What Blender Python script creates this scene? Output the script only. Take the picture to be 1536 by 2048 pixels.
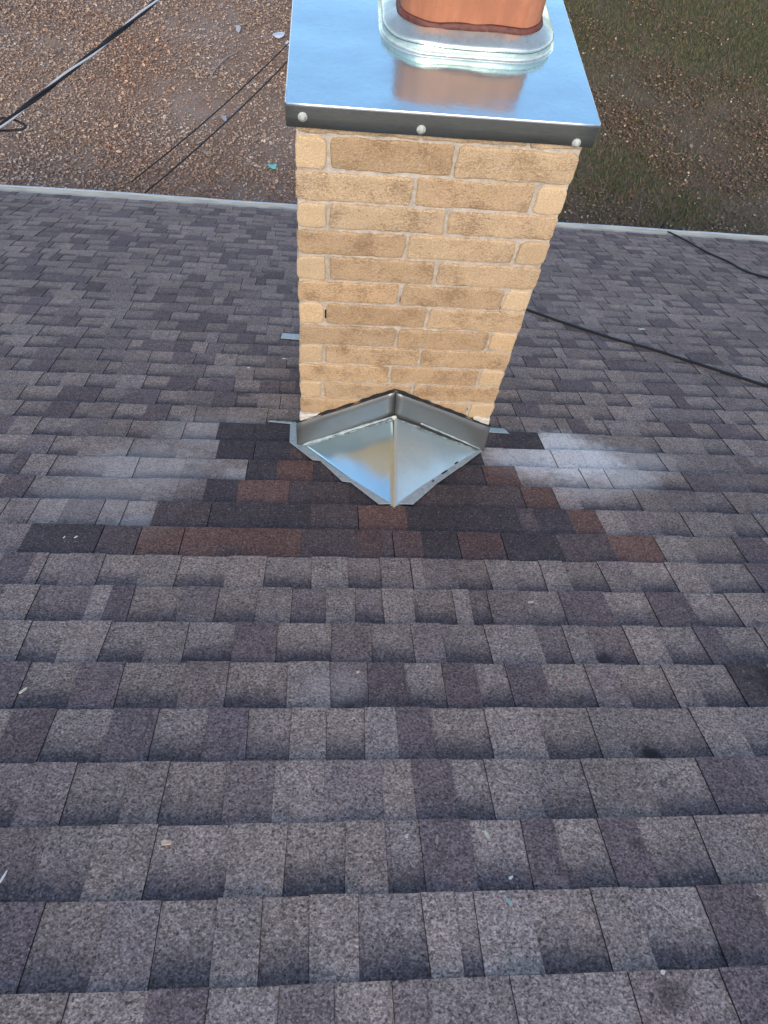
import bpy, bmesh, math, random
import numpy as np
from mathutils import Vector, Matrix, noise

# ------------------------------------------------------------ scene, camera, light
for o in list(bpy.data.objects):
    bpy.data.objects.remove(o)
S = bpy.context.scene
C = S.collection
R = math.radians
random.seed(7)
H0 = 6.7                                     # camera height above the ground

cam = bpy.data.objects.new('Camera', bpy.data.cameras.new('Camera'))
C.objects.link(cam)
cam.data.sensor_fit = 'HORIZONTAL'
cam.data.sensor_width = 36
cam.data.lens = 33.53
cam.data.clip_end = 2000
right = Vector((0.99582985, -0.02663851, 0.08725421))
down = Vector((0.02135677, -0.86177439, -0.50684198))
fwd = Vector((0.08869496, 0.50659184, -0.85761175))
m = Matrix.Identity(4)
for i in range(3):
    m[i][0] = right[i]; m[i][1] = -down[i]; m[i][2] = -fwd[i]
m[2][3] = H0
cam.matrix_world = m
S.camera = cam
S.render.resolution_x = 768
S.render.resolution_y = 1024

SUN_EL, SUN_ROT = 34, 184
w = bpy.data.worlds.new('World'); S.world = w
w.use_nodes = True
nt = w.node_tree
sky = nt.nodes.new('ShaderNodeTexSky')
sky.sky_type = 'NISHITA'; sky.sun_disc = False
sky.sun_elevation = R(SUN_EL); sky.sun_rotation = R(SUN_ROT)
sky.air_density = 1.0; sky.dust_density = 0.6; sky.ozone_density = 1.2
bg = nt.nodes['Background']; bg.inputs['Strength'].default_value = 0.12
nt.links.new(sky.outputs[0], bg.inputs[0])

sl = bpy.data.lights.new('Sun', 'SUN'); sl.energy = 1.05; sl.angle = R(18); sl.color = (1.0, .82, .60)
sun = bpy.data.objects.new('Sun', sl); C.objects.link(sun)
sd = Vector((math.sin(R(SUN_ROT)) * math.cos(R(SUN_EL)), math.cos(R(SUN_ROT)) * math.cos(R(SUN_EL)), math.sin(R(SUN_EL))))
sun.rotation_euler = sd.to_track_quat('Z', 'Y').to_euler()
sun.location = sd * 30

S.view_settings.view_transform = 'Standard'
S.view_settings.look = 'None'
S.view_settings.exposure = 1.35
S.view_settings.gamma = 1.0

# ------------------------------------------------------------ helpers
def mat(name, base=(.5, .5, .5), rough=.6, metal=0.0):
    mt = bpy.data.materials.new(name); mt.use_nodes = True
    b = mt.node_tree.nodes['Principled BSDF']
    b.inputs['Base Color'].default_value = (*base, 1)
    b.inputs['Roughness'].default_value = rough
    b.inputs['Metallic'].default_value = metal
    return mt

class NT:
    """small helper for building node graphs"""
    def __init__(s, mt): s.t = mt.node_tree; s.b = s.t.nodes['Principled BSDF']
    def n(s, kind, **kw):
        nd = s.t.nodes.new(kind)
        for k, v in kw.items(): setattr(nd, k, v)
        return nd
    def l(s, a, b): s.t.links.new(a, b)
    def coord(s, scale=(1, 1, 1), which='Object', rot=(0, 0, 0)):
        c = s.n('ShaderNodeTexCoord'); mp = s.n('ShaderNodeMapping')
        mp.inputs['Scale'].default_value = scale; mp.inputs['Rotation'].default_value = rot
        s.l(c.outputs[which], mp.inputs[0]); return mp.outputs[0]
    def noise(s, vec, scale, detail=3, rough=.55, dist=0):
        x = s.n('ShaderNodeTexNoise'); x.inputs['Scale'].default_value = scale
        x.inputs['Detail'].default_value = detail; x.inputs['Roughness'].default_value = rough
        x.inputs['Distortion'].default_value = dist
        s.l(vec, x.inputs['Vector']); return x.outputs['Fac']
    def vor(s, vec, scale, out='Color', feature='F1'):
        x = s.n('ShaderNodeTexVoronoi'); x.feature = feature; x.inputs['Scale'].default_value = scale
        s.l(vec, x.inputs['Vector']); return x.outputs[out]
    def ramp(s, fac, stops, interp='LINEAR'):
        r = s.n('ShaderNodeValToRGB'); r.color_ramp.interpolation = interp
        e = r.color_ramp.elements
        while len(e) < len(stops): e.new(.5)
        for i, (p, c) in enumerate(stops):
            e[i].position = p; e[i].color = (*c, 1) if len(c) == 3 else c
        s.l(fac, r.inputs[0]); return r.outputs[0]
    def mr(s, val, a, b, c=0, d=1, smooth=False):
        x = s.n('ShaderNodeMapRange'); x.inputs[1].default_value = a; x.inputs[2].default_value = b
        x.inputs[3].default_value = c; x.inputs[4].default_value = d
        if smooth: x.interpolation_type = 'SMOOTHSTEP'
        s.l(val, x.inputs[0]); return x.outputs[0]
    def math(s, op, a, b=None):
        x = s.n('ShaderNodeMath', operation=op)
        for i, v in enumerate((a, b)):
            if v is None: continue
            if isinstance(v, (int, float)): x.inputs[i].default_value = v
            else: s.l(v, x.inputs[i])
        return x.outputs[0]
    def mix(s, fac, a, b, mode='MIX'):
        x = s.n('ShaderNodeMix', data_type='RGBA', blend_type=mode)
        for i, v in ((0, fac), (6, a), (7, b)):
            if isinstance(v, (int, float)): x.inputs[i].default_value = v
            elif isinstance(v, tuple): x.inputs[i].default_value = (*v, 1)
            else: s.l(v, x.inputs[i])
        return x.outputs[2]
    def bump(s, h, strength=.5, dist=.002, prev=None):
        x = s.n('ShaderNodeBump'); x.inputs['Strength'].default_value = strength
        x.inputs['Distance'].default_value = dist; s.l(h, x.inputs['Height'])
        if prev: s.l(prev, x.inputs['Normal'])
        return x.outputs[0]

def obj(name, me, mts=(), parent=None, mw=None):
    """link mesh or bmesh as one object; geometry is in the fit frame (camera at origin) unless mw is given"""
    if isinstance(me, bmesh.types.BMesh):
        b = me; me = bpy.data.meshes.new(name); b.to_mesh(me); b.free()
    o = bpy.data.objects.new(name, me); C.objects.link(o)
    for t in (mts if isinstance(mts, (list, tuple)) else [mts]): me.materials.append(t)
    M = mw if mw is not None else Matrix.Translation((0, 0, H0))
    if parent:
        o.parent = parent; bpy.context.view_layer.update()
        o.matrix_local = parent.matrix_world.inverted() @ M
    else:
        o.matrix_world = M
    return o

def thing(name, label, cat, loc, group=None):
    o = bpy.data.objects.new(name, None); C.objects.link(o)
    o.empty_display_size = .1; o.location = loc
    tag(o, label, cat, group); bpy.context.view_layer.update()
    return o

def tag(o, label, cat, group=None):
    o['label'] = label; o['category'] = cat
    if group: o['group'] = group
    return o

def recenter(o):
    """put a single-mesh thing's origin at its own centre"""
    vs = [v.co for v in o.data.vertices]
    c = sum(vs, Vector()) / len(vs)
    o.data.transform(Matrix.Translation(-c))
    o.matrix_world = o.matrix_world @ Matrix.Translation(c)
    return o

def box(bm, x0, x1, y0, y1, z0, z1, bev=0, seg=2, mi=0):
    r = bmesh.ops.create_cube(bm, size=1)
    vs = r['verts']
    for v in vs:
        v.co = Vector((x0 + (v.co.x + .5) * (x1 - x0), y0 + (v.co.y + .5) * (y1 - y0), z0 + (v.co.z + .5) * (z1 - z0)))
    fs = list({f for v in vs for f in v.link_faces})
    for f in fs: f.material_index = mi
    if bev:
        es = list({e for f in fs for e in f.edges})
        q = bmesh.ops.bevel(bm, geom=es, offset=bev, segments=seg, affect='EDGES', profile=.6)
        for f in q['faces']: f.material_index = mi
        return list({v for f in q['faces'] for v in f.verts} | {v for v in vs if v.is_valid})
    return vs

def tube(bm, pts, r, n=8, mi=0, flat=None):
    """swept tube; r may be a list; flat=(nx,ny,nz, k) squashes along that direction"""
    pts = [Vector(p) for p in pts]; rings = []
    prev = None
    for i, p in enumerate(pts):
        t = (pts[min(i + 1, len(pts) - 1)] - pts[max(i - 1, 0)]).normalized()
        if prev is None:
            a = t.orthogonal().normalized()
        else:
            a = (prev - t * prev.dot(t)).normalized()
        prev = a; b = t.cross(a)
        rr = r[i] if isinstance(r, (list, tuple)) else r
        ring = []
        for k in range(n):
            an = 2 * math.pi * k / n
            d = (a * math.cos(an) + b * math.sin(an)) * rr
            if flat:
                nn = Vector(flat[:3]); d = d - nn * d.dot(nn) * (1 - flat[3])
            ring.append(bm.verts.new(p + d))
        rings.append(ring)
    for i in range(len(rings) - 1):
        for k in range(n):
            f = bm.faces.new((rings[i][k], rings[i][(k + 1) % n], rings[i + 1][(k + 1) % n], rings[i + 1][k]))
            f.smooth = True; f.material_index = mi
    for rg, rev in ((rings[0], True), (rings[-1], False)):
        try:
            f = bm.faces.new(rg[::-1] if rev else rg); f.material_index = mi
        except ValueError: pass

def smooth_path(pts, n=8):
    """Catmull-Rom through the points"""
    P = [Vector(p) for p in pts]; out = []
    for i in range(len(P) - 1):
        p0 = P[max(i - 1, 0)]; p1 = P[i]; p2 = P[i + 1]; p3 = P[min(i + 2, len(P) - 1)]
        for k in range(n):
            t = k / n
            out.append(.5 * ((2 * p1) + (p2 - p0) * t + (2 * p0 - 5 * p1 + 4 * p2 - p3) * t * t + (3 * p1 - p0 - 3 * p2 + p3) * t ** 3))
    out.append(P[-1]); return out

def sheet(bm, poly, t, nrm, mi=0):
    """a flat polygon given real thickness along nrm"""
    nrm = Vector(nrm).normalized(); P = [Vector(p) for p in poly]
    top = [bm.verts.new(p + nrm * t) for p in P]; bot = [bm.verts.new(p) for p in P]
    fs = [bm.faces.new(top), bm.faces.new(bot[::-1])]
    for i in range(len(P)):
        j = (i + 1) % len(P); fs.append(bm.faces.new((bot[i], bot[j], top[j], top[i])))
    for f in fs: f.material_index = mi
    return fs

TH = 0.4548806                                # roof pitch
HP = 1.28884                                  # camera height square to the roof plane
EX = 0.1429                                   # shingle exposure
S0 = 0.5511
NR = Vector((0, math.sin(TH), math.cos(TH)))
DR = Vector((0, math.cos(TH), -math.sin(TH)))
def rp(x, s, n=0.0):                          # roof coordinates (across, down the slope, off the surface)
    return NR * (n - HP) + Vector((x, 0, 0)) + DR * s
ROOFM = Matrix.Translation((0, 0, H0)) @ Matrix.Translation(-HP * NR) @ Matrix.Rotation(-TH, 4, 'X')
S_RIDGE, S_EAVE = -1.45, 6.735
X_L, X_R = -5.2, 8.2
def drift(x, s):                              # courses creep a little out of square towards the eave
    k = max(0, (s - 2.2) / 4.5)
    return -0.042 * (x - .26) * k ** 1.5
ROWS = {
 0: ["D", -0.461, "B", -0.353, "M", -0.258, "B", -0.163, "T", -0.085, "B", -0.002, "T", 0.081, "B", 0.2, "T", 0.256, "B", 0.29, "T", 0.394, "B", 0.511, "T", 0.591, "B", 0.715, "D"],
 1: ["B", -0.405, "T", -0.299, "B", -0.158, "T", -0.053, "B", 0.059, "T", 0.139, "b", 0.148, "B", 0.208, "D", 0.306, "B", 0.409, "D", 0.479, "B", 0.572, "D", 0.652, "B", 0.77, "T"],
 2: ["b", -0.573, "M", -0.484, "B", -0.376, "T", -0.302, "B", -0.179, "M", -0.083, "T", 0.02, "M", 0.139, "T", 0.205, "D", 0.291, "B", 0.365, "T", 0.468, "B", 0.577, "T", 0.712, "B", 0.84, "D"],
 3: ["D", -0.573, "B", -0.446, "D", -0.35, "B", -0.24, "D", -0.147, "B", -0.056, "T", 0.024, "B", 0.107, "T", 0.182, "D", 0.261, "B", 0.39, "T", 0.513, "B", 0.635, "T", 0.706, "B", 0.891, "T", 0.989, "B"],
 4: ["D", -0.671, "B", -0.554, "D", -0.453, "B", -0.316, "M", -0.209, "B", -0.068, "T", 0.034, "b", 0.122, "D", 0.215, "B", 0.307, "D", 0.392, "B", 0.469, "D", 0.562, "B", 0.672, "M", 0.756, "B", 0.874, "T", 0.945, "B", 1.047, "K"],
 5: ["B", -0.624, "T", -0.527, "B", -0.422, "T", -0.328, "B", -0.211, "D", -0.102, "B", 0.034, "M", 0.137, "B", 0.245, "M", 0.324, "B", 0.443, "T", 0.581, "b", 0.653, "T", 0.718, "b", 0.824, "T", 0.917, "B", 1.025, "D", 1.093, "B"],
 6: ["T", -0.743, "b", -0.602, "T", -0.555, "D", -0.492, "B", -0.367, "M", -0.272, "B", -0.166, "T", -0.073, "b", 0.019, "T", 0.098, "b", 0.177, "T", 0.26, "B", 0.372, "T", 0.418, "b", 0.471, "M", 0.574, "B", 0.68, "D", 0.818, "B", 0.941, "D", 1.06, "B", 1.183, "T"],
 7: ["D", -0.801, "M", -0.764, "B", -0.707, "M", -0.608, "B", -0.499, "T", -0.399, "B", -0.264, "T", -0.155, "B", -0.021, "T", 0.085, "b", 0.179, "T", 0.268, "T", 0.304, "M", 0.4, "B", 0.498, "T", 0.571, "B", 0.659, "T", 0.736, "B", 0.848, "M", 0.943, "B", 1.056, "T", 1.159, "B", 1.318, "D"],
 8: ["M", -0.861, "K", -0.65, "P", -0.538, "N", -0.41, "N", -0.303, "n", -0.231, "N", -0.057, "P", 0.113, "R", 0.192, "P", 0.225, "R", 0.316, "K", 0.43, "R", 0.572, "K", 0.751, "P", 0.92, "N", 1.075, "T", 1.177, "B", 1.34, "D"],
 9: ["M", -0.885, "T", -0.798, "M", -0.684, "T", -0.614, "B", -0.521, "P", -0.348, "K", -0.162, "K", -0.031, "P", -0.015, "P", 0.122, "N", 0.28, "K", 0.432, "K", 0.652, "P", 0.712, "K", 0.825, "N", 0.928, "T", 1.02, "M", 1.122, "B", 1.224, "T", 1.379, "B"],
 10: ["D", -0.949, "B", -0.781, "B", -0.578, "T", -0.476, "M", -0.384, "K", -0.277, "N", -0.107, "P", 0.097, "K", 0.319, "P", 0.393, "P", 0.52, "P", 0.697, "N", 0.814, "T", 0.897, "B", 1.108, "T", 1.215, "M", 1.341, "B"],
 11: ["T", -0.919, "B", -0.74, "T", -0.639, "B", -0.477, "B", -0.377, "T", -0.259, "K", -0.157, "N", -0.029, "K", -0.003, "P", 0.346, "K", 0.478, "P", 0.586, "N", 0.712, "T", 0.848, "B", 0.959, "T", 1.051, "M", 1.181, "B", 1.351, "D"],
 12: ["B", -1.065, "M", -0.964, "B", -0.863, "T", -0.692, "B", -0.519, "T", -0.379, "K", -0.246, "K", -0.116, "R", -0.041, "K", 0.603, "T", 0.697, "B", 0.884, "T", 1.003, "T", 1.197, "B", 1.315, "T", 1.513, "M"],
 13: ["T", -1.063, "B", -0.922, "M", -0.815, "T", -0.725, "B", -0.635, "T", -0.526, "B", -0.401, "T", -0.398, "K", -0.259, "K", -0.123, "P", -0.082, "K", 0.633, "P", 0.708, "K", 0.867, "T", 0.987, "T", 1.149, "B", 1.353, "T", 1.54, "B"],
}

# ------------------------------------------------------------ materials
# asphalt shingles: tone per tab in 'col' (alpha = strength of the printed shadow band), uv.y = position down the exposure
def shingle_material():
    mt = mat('asphalt_shingle', rough=.9); q = NT(mt)
    at = q.n('ShaderNodeVertexColor', layer_name='col')
    uv = q.n('ShaderNodeUVMap', uv_map='uv'); sx = q.n('ShaderNodeSeparateXYZ'); q.l(uv.outputs[0], sx.inputs[0])
    co = q.coord()
    edge = q.noise(co, 16, 3)
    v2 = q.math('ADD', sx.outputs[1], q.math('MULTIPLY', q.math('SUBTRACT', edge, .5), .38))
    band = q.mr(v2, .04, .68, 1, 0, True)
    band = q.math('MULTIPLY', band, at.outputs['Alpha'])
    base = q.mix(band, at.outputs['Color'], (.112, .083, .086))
    # granules
    g1 = q.vor(co, 330); g1s = q.n('ShaderNodeSeparateColor'); q.l(g1, g1s.inputs[0])
    gr = q.mr(g1s.outputs[0], 0, 1, .55, 1.45)
    g2 = q.noise(co, 150, 3, .65); gr2 = q.mr(g2, .3, .7, .55, 1.45)
    g3 = q.noise(co, 34, 4); gr3 = q.mr(g3, .3, .7, .84, 1.16)
    g4 = q.noise(co, 1.7, 4); gr4 = q.mr(g4, .3, .7, .84, 1.16)
    f = q.math('MULTIPLY', q.math('MULTIPLY', gr, gr2), q.math('MULTIPLY', gr3, gr4))
    cc = q.n('ShaderNodeCombineColor')
    for i in range(3): q.l(f, cc.inputs[i])
    base = q.mix(1.0, base, cc.outputs[0], 'MULTIPLY')
    # scattered tan, white and black granules
    hue = q.ramp(g1s.outputs[1], [(0, (.5, .44, .42)), (.5, (.5, .5, .5)), (1, (.48, .50, .56))])
    base = q.mix(.4, base, hue, 'OVERLAY')
    g5 = q.vor(co, 260); g5s = q.n('ShaderNodeSeparateColor'); q.l(g5, g5s.inputs[0])
    base = q.mix(q.mr(g5s.outputs[2], .96, .99, 0, .42), base, (.46, .38, .33))
    base = q.mix(q.mr(g5s.outputs[1], .90, .96, 0, .6), base, (.016, .015, .018))
    # dirt, worn bald spots and stains with places of their own
    wob = q.noise(co, 28, 4); sxy = q.n('ShaderNodeSeparateXYZ'); q.l(co, sxy.inputs[0])
    def blobs(lst, k):
        out = None
        for (x, s, r, a) in lst:
            dx = q.math('SUBTRACT', sxy.outputs[0], x); dy = q.math('SUBTRACT', sxy.outputs[1], s)
            d = q.math('SQRT', q.math('ADD', q.math('MULTIPLY', dx, dx), q.math('MULTIPLY', q.math('MULTIPLY', dy, dy), 1.6)))
            d = q.math('ADD', q.math('DIVIDE', d, r), q.math('MULTIPLY', q.math('SUBTRACT', wob, .5), k))
            e = q.mr(d, .35, 1.15, a, 0, True)
            out = e if out is None else q.math('MAXIMUM', out, e)
        return out
    st = blobs([(.748, .997, .028, .9), (.768, .987, .018, .8), (.743, .916, .014, .5), (.773, .934, .012, .5), (1.17, 1.19, .085, .75),
                (.078, 1.135, .03, .6), (.10, 1.15, .02, .4), (-.451, 2.214, .035, .5), (-.461, 2.145, .03, .6), (-.339, 2.836, .04, .6), (.739, 1.29, .028, .6),
                (.729, .575, .028, .45), (.593, .509, .035, .5), (.154, .552, .010, .9), (.633, .781, .016, .4), (.20, .66, .008, .7), (-1.6, 4.1, .10, .35), (2.4, 2.6, .12, .4), (3.2, 4.0, .1, .3)], 2.2)
    base = q.mix(st, base, (.018, .016, .018))
    ch = blobs([(.93, 2.46, .18, 1.0), (.96, 2.34, .26, 1.0), (.78, 2.325, .20, .75), (1.10, 2.23, .17, .6), (.95, 2.17, .18, .32), (1.20, 2.35, .2, .28), (-.289, 2.171, .07, .28), (.05, 1.19, .09, .12), (-.7, 2.0, .25, .2), (-.42, 2.48, .25, .22), (-.55, 1.85, .12, .3), (-.6, 2.2, .28, .28)], .8)
    lum = q.n('ShaderNodeRGBToBW'); q.l(at.outputs['Color'], lum.inputs[0])
    ch = q.math('MULTIPLY', ch, q.mr(lum.outputs[0], .105, .135, 0, 1))     # the newer dark shingles were laid after the chalky spill
    chn = q.math('MULTIPLY', ch, q.math('MULTIPLY', q.mr(q.noise(co, 120, 4, .7), .36, .52, .45, 1), q.mr(lum.outputs[0], .14, .24, .55, 1)))
    base = q.mix(chn, base, (.95, .86, .80))
    q.l(base, q.b.inputs['Base Color'])
    h = q.math('ADD', g1s.outputs[0], q.math('MULTIPLY', g2, 1.6))
    q.l(q.bump(h, 1.0, .0045), q.b.inputs['Normal'])
    q.b.inputs['Specular IOR Level'].default_value = .35
    return mt
M_SH = shingle_material()
M_TAR = mat('asphalt_edge', (.012, .011, .013), .95)

def brick_material():
    mt = mat('buff_brick', rough=.92); q = NT(mt)
    at = q.n('ShaderNodeVertexColor', layer_name='col')
    co = q.coord((1, 1, 1)); cs = q.coord((1, 1, 2.0), rot=(0, .5, 0))
    n1 = q.noise(cs, 130, 6, .8, .5); n2 = q.noise(co, 12, 3)
    n3 = q.noise(co, 260, 2)
    dark = q.math('MULTIPLY', q.mr(q.math('ADD', n1, q.math('MULTIPLY', q.math('SUBTRACT', n2, .5), .55)), .46, .66, 0, 1, True), at.outputs['Alpha'])
    base = q.mix(q.math('MULTIPLY', dark, .95), at.outputs['Color'], (.30, .185, .095))
    base = q.mix(q.math('MULTIPLY', q.mr(n1, .42, .30, 0, .35), at.outputs['Alpha']), base, (.60, .44, .28))
    n6 = q.noise(cs, 300, 3, .7, .8)
    fl = q.math('MULTIPLY', q.mr(n6, .57, .67, 0, .7), q.mr(at.outputs['Alpha'], 0, 1, .25, 1))
    base = q.mix(fl, base, (.20, .115, .055))
    base = q.mix(q.mr(q.noise(co, 33, 5, .7), .60, .72, 0, .55), base, (.62, .52, .40))
    cc = q.mr(n3, .25, .75, .75, 1.25); c3 = q.n('ShaderNodeCombineColor')
    for i in range(3): q.l(cc, c3.inputs[i])
    base = q.mix(1.0, base, c3.outputs[0], 'MULTIPLY')
    q.l(base, q.b.inputs['Base Color'])
    hb = q.math('ADD', q.math('MULTIPLY', n1, q.mr(at.outputs['Alpha'], 0, 1, .25, 1)), q.math('MULTIPLY', n3, .25))
    q.l(q.bump(hb, 1.0, .0045), q.b.inputs['Normal'])
    return mt
M_BR = brick_material()
def mortar_material():
    mt = mat('mortar', rough=.95); q = NT(mt); co = q.coord()
    n = q.noise(co, 40, 5, .7); n2 = q.noise(co, 220, 3)
    base = q.mix(q.mr(n, .35, .65), (.40, .345, .28), (.62, .54, .44))
    base = q.mix(q.mr(n2, .60, .75, 0, .5), base, (.15, .12, .10))
    q.l(base, q.b.inputs['Base Color'])
    q.l(q.bump(q.math('ADD', n, n2), .7, .004), q.b.inputs['Normal']); return mt
M_MO = mortar_material()
M_BLACK = mat('open_joint_shade', (.008, .007, .006), 1)  # solid black, painted in for the shade inside open joints

def metal_material(name, base, r0, r1, blotch=.0, wave=.0006, scale=9, tint=(.5, .5, .5), streak=(1, 1, 1)):
    mt = mat(name, base, r0, 1.0); q = NT(mt); co = q.coord(streak)
    n = q.noise(co, scale, 5, .6); n2 = q.noise(co, 60, 4); n3 = q.noise(q.coord(), 3.2, 2, .4)
    q.l(q.mr(n, .3, .7, r0, r1), q.b.inputs['Roughness'])
    c = q.mix(q.math('MULTIPLY', q.mr(n, .45, .75), blotch), base, tint)
    c = q.mix(q.math('MULTIPLY', q.mr(n2, .5, .8), blotch * .6), c, tint)
    q.l(c, q.b.inputs['Base Color'])
    q.l(q.bump(n3, .5, wave * 14, q.bump(n2, .25, wave)), q.b.inputs['Normal'])
    return mt
M_CAP = metal_material('galvanized_cap', (.60, .79, .80), .09, .21, .35, .0013, 9, (.46, .58, .70)); M_CAP.node_tree.nodes['Principled BSDF'].inputs['Metallic'].default_value = .88
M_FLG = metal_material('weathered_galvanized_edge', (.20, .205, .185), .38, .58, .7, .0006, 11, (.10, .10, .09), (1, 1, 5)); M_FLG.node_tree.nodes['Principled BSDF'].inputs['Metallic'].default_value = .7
M_COL = metal_material('bent_galvanized', (.68, .68, .58), .18, .42, .8, .0012, 14, (.30, .36, .34)); M_COL.node_tree.nodes['Principled BSDF'].inputs['Metallic'].default_value = .8
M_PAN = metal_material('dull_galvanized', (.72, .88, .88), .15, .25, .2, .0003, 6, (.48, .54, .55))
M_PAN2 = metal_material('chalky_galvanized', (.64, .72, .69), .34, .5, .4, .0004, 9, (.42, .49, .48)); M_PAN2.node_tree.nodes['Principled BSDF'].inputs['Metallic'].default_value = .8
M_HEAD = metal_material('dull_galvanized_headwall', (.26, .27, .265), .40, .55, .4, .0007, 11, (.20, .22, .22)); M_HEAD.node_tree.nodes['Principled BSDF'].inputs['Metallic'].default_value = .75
def seal_material(name, a, b):
    mt = mat(name, a, .6); q = NT(mt); co = q.coord(); n = q.noise(co, 60, 4)
    q.l(q.mix(q.mr(n, .35, .65), a, b), q.b.inputs['Base Color'])
    q.l(q.bump(n, .8, .004), q.b.inputs['Normal']); return mt
M_CAULK = seal_material('grey_sealant', (.30, .36, .37), (.46, .52, .53))
M_DCAULK = seal_material('dirty_sealant', (.07, .085, .085), (.26, .30, .30))
M_WHITE = seal_material('pale_mortar_dab', (.58, .53, .44), (.72, .68, .60))
M_RUST = seal_material('red_brown_sealant', (.075, .020, .014), (.15, .040, .026))
M_ORNG = seal_material('orange_foam', (.38, .19, .07), (.24, .10, .04))
M_STRIP = seal_material('painted_flashing_edge', (.36, .41, .40), (.48, .52, .50))
M_BLKS = mat('black_sealant_and_gap_shade', (.012, .014, .015), .8)  # black sealant, also used to paint shade in narrow gaps
def clay_material():
    mt = mat('terracotta_flue', rough=.62); q = NT(mt); co = q.coord((1, 1, .35))
    n = q.noise(co, 22, 4); n2 = q.noise(q.coord(), 180, 3)
    c = q.mix(q.mr(n, .3, .7), (.30, .103, .048), (.43, .155, .074))
    c = q.mix(q.mr(n2, .55, .72, 0, .4), c, (.26, .09, .05)); n5 = q.noise(co, 7, 5, .7); c = q.mix(q.mr(n5, .52, .7, 0, .45), c, (.60, .30, .19))
    q.l(c, q.b.inputs['Base Color']); q.l(q.bump(n2, .25, .001), q.b.inputs['Normal']); return mt
M_CLAY = clay_material()
M_SCREW = seal_material('tarnished_screw', (.34, .35, .30), (.50, .51, .45))
M_CABLE = mat('black_cable', (.008, .008, .010), .75)
M_ALU = mat('bare_aluminium_wire', (.55, .56, .56), .5, .2)
M_GUT = mat('white_gutter_paint', (.58, .66, .74), .45)
q = NT(M_GUT); co = q.coord((.5, 3, 3)); q.l(q.mix(q.mr(q.noise(co, 8, 5), .4, .7), (.44, .50, .53), (.31, .35, .38)), q.b.inputs['Base Color'])
M_WALL = seal_material('house_wall_brick', (.42, .30, .18), (.36, .25, .15))

# ------------------------------------------------------------ ground
GZ = -H0
def ground_material():
    mt = mat('yard_soil', rough=.95); q = NT(mt); co = q.coord()
    n = q.noise(co, .55, 5); n2 = q.noise(co, 5, 6, .7); n3 = q.vor(co, 26); n3s = q.n('ShaderNodeSeparateColor'); q.l(n3, n3s.inputs[0])
    n4 = q.noise(co, 30, 4, .7)
    base = q.mix(q.mr(n, .35, .65), (.23, .162, .120), (.34, .265, .215))
    base = q.mix(q.mr(n2, .35, .7, 0, .7), base, (.22, .13, .08))
    base = q.mix(q.mr(n3s.outputs[0], .55, 1, 0, .55), base, (.32, .20, .13))
    base = q.mix(q.mr(n4, .55, .72, 0, .6), base, (.050, .030, .022))
    sx = q.n('ShaderNodeSeparateXYZ'); q.l(co, sx.inputs[0])
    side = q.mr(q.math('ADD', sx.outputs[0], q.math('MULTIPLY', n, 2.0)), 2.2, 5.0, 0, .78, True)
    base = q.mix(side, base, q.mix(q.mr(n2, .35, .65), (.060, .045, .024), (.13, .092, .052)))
    q.l(base, q.b.inputs['Base Color'])
    q.l(q.bump(q.math('ADD', n2, n4), 1, .03), q.b.inputs['Normal']); return mt
bm = bmesh.new()
bmesh.ops.create_grid(bm, x_segments=60, y_segments=60, size=1)
for v in bm.verts:
    v.co.x = math.copysign(abs(v.co.x) ** 2.2, v.co.x) * 600 + 1; v.co.y = math.copysign(abs(v.co.y) ** 2.2, v.co.y) * 600 + 11
    v.co.z = GZ + .05 * noise.noise(Vector((v.co.x * .3, v.co.y * .3, 0)))
o = obj('ground', bm, ground_material()); o['kind'] = 'structure'
def gz(x, y): return GZ + .02

rng = np.random.default_rng(5)
def flakes(name, xs, ys, size, cols, mt, curl=.35, elong=1.6, tilt=.5, lift=.01):
    """many small bent leaves as one mesh"""
    n = len(xs)
    L = size * rng.uniform(.45, 1.1, n) * np.where(rng.random(n) < .06, 1.7, 1); W = L / (elong * rng.uniform(.8, 1.3, n))
    a = rng.uniform(0, 2 * np.pi, n)
    u = np.stack([np.cos(a), np.sin(a), rng.normal(0, tilt, n)], 1); u /= np.linalg.norm(u, axis=1)[:, None]
    z = np.stack([rng.normal(0, tilt * .7, n), rng.normal(0, tilt * .7, n), np.ones(n)], 1)
    v = np.cross(z, u); v /= np.linalg.norm(v, axis=1)[:, None]; w_ = np.cross(u, v)
    c = np.stack([xs, ys, np.full(n, GZ) + .02 + rng.uniform(0, lift * 3, n)], 1)
    cur = (curl * W * rng.uniform(.2, 1.2, n))[:, None]
    U = u * (L / 2)[:, None]; V = v * (W / 2)[:, None]; Wn = w_ * cur
    P = np.stack([c - U, c - U * .35 - V + Wn, c + U * .45 - V * .8 + Wn, c + U, c + U * .45 + V * .8 + Wn, c - U * .35 + V + Wn], 1)
    P[:, :, 2] = np.maximum(P[:, :, 2], GZ - .03)
    verts = P.reshape(-1, 3)
    idx = np.arange(n)[:, None] * 6
    f = np.concatenate([idx + np.array([[0, 1, 2, 3]]), idx + np.array([[0, 3, 4, 5]])], 1).reshape(-1, 4)
    me = bpy.data.meshes.new(name); me.from_pydata(verts.tolist(), [], f.tolist())
    ca = me.color_attributes.new('col', 'FLOAT_COLOR', 'CORNER')
    cc = np.concatenate([cols, np.ones((n, 1))], 1).repeat(8, 0).astype(np.float32)
    ca.data.foreach_set('color', cc.ravel())
    o = obj(name, me, mt); o['kind'] = 'stuff'; return o
def vcol_mat(name, rough=.8):
    mt = mat(name, rough=rough); q = NT(mt); at = q.n('ShaderNodeVertexColor', layer_name='col')
    q.l(at.outputs['Color'], q.b.inputs['Base Color']); return mt
M_LEAF = vcol_mat('dry_leaf'); M_GRASS = vcol_mat('grass_blade', .7)
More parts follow.
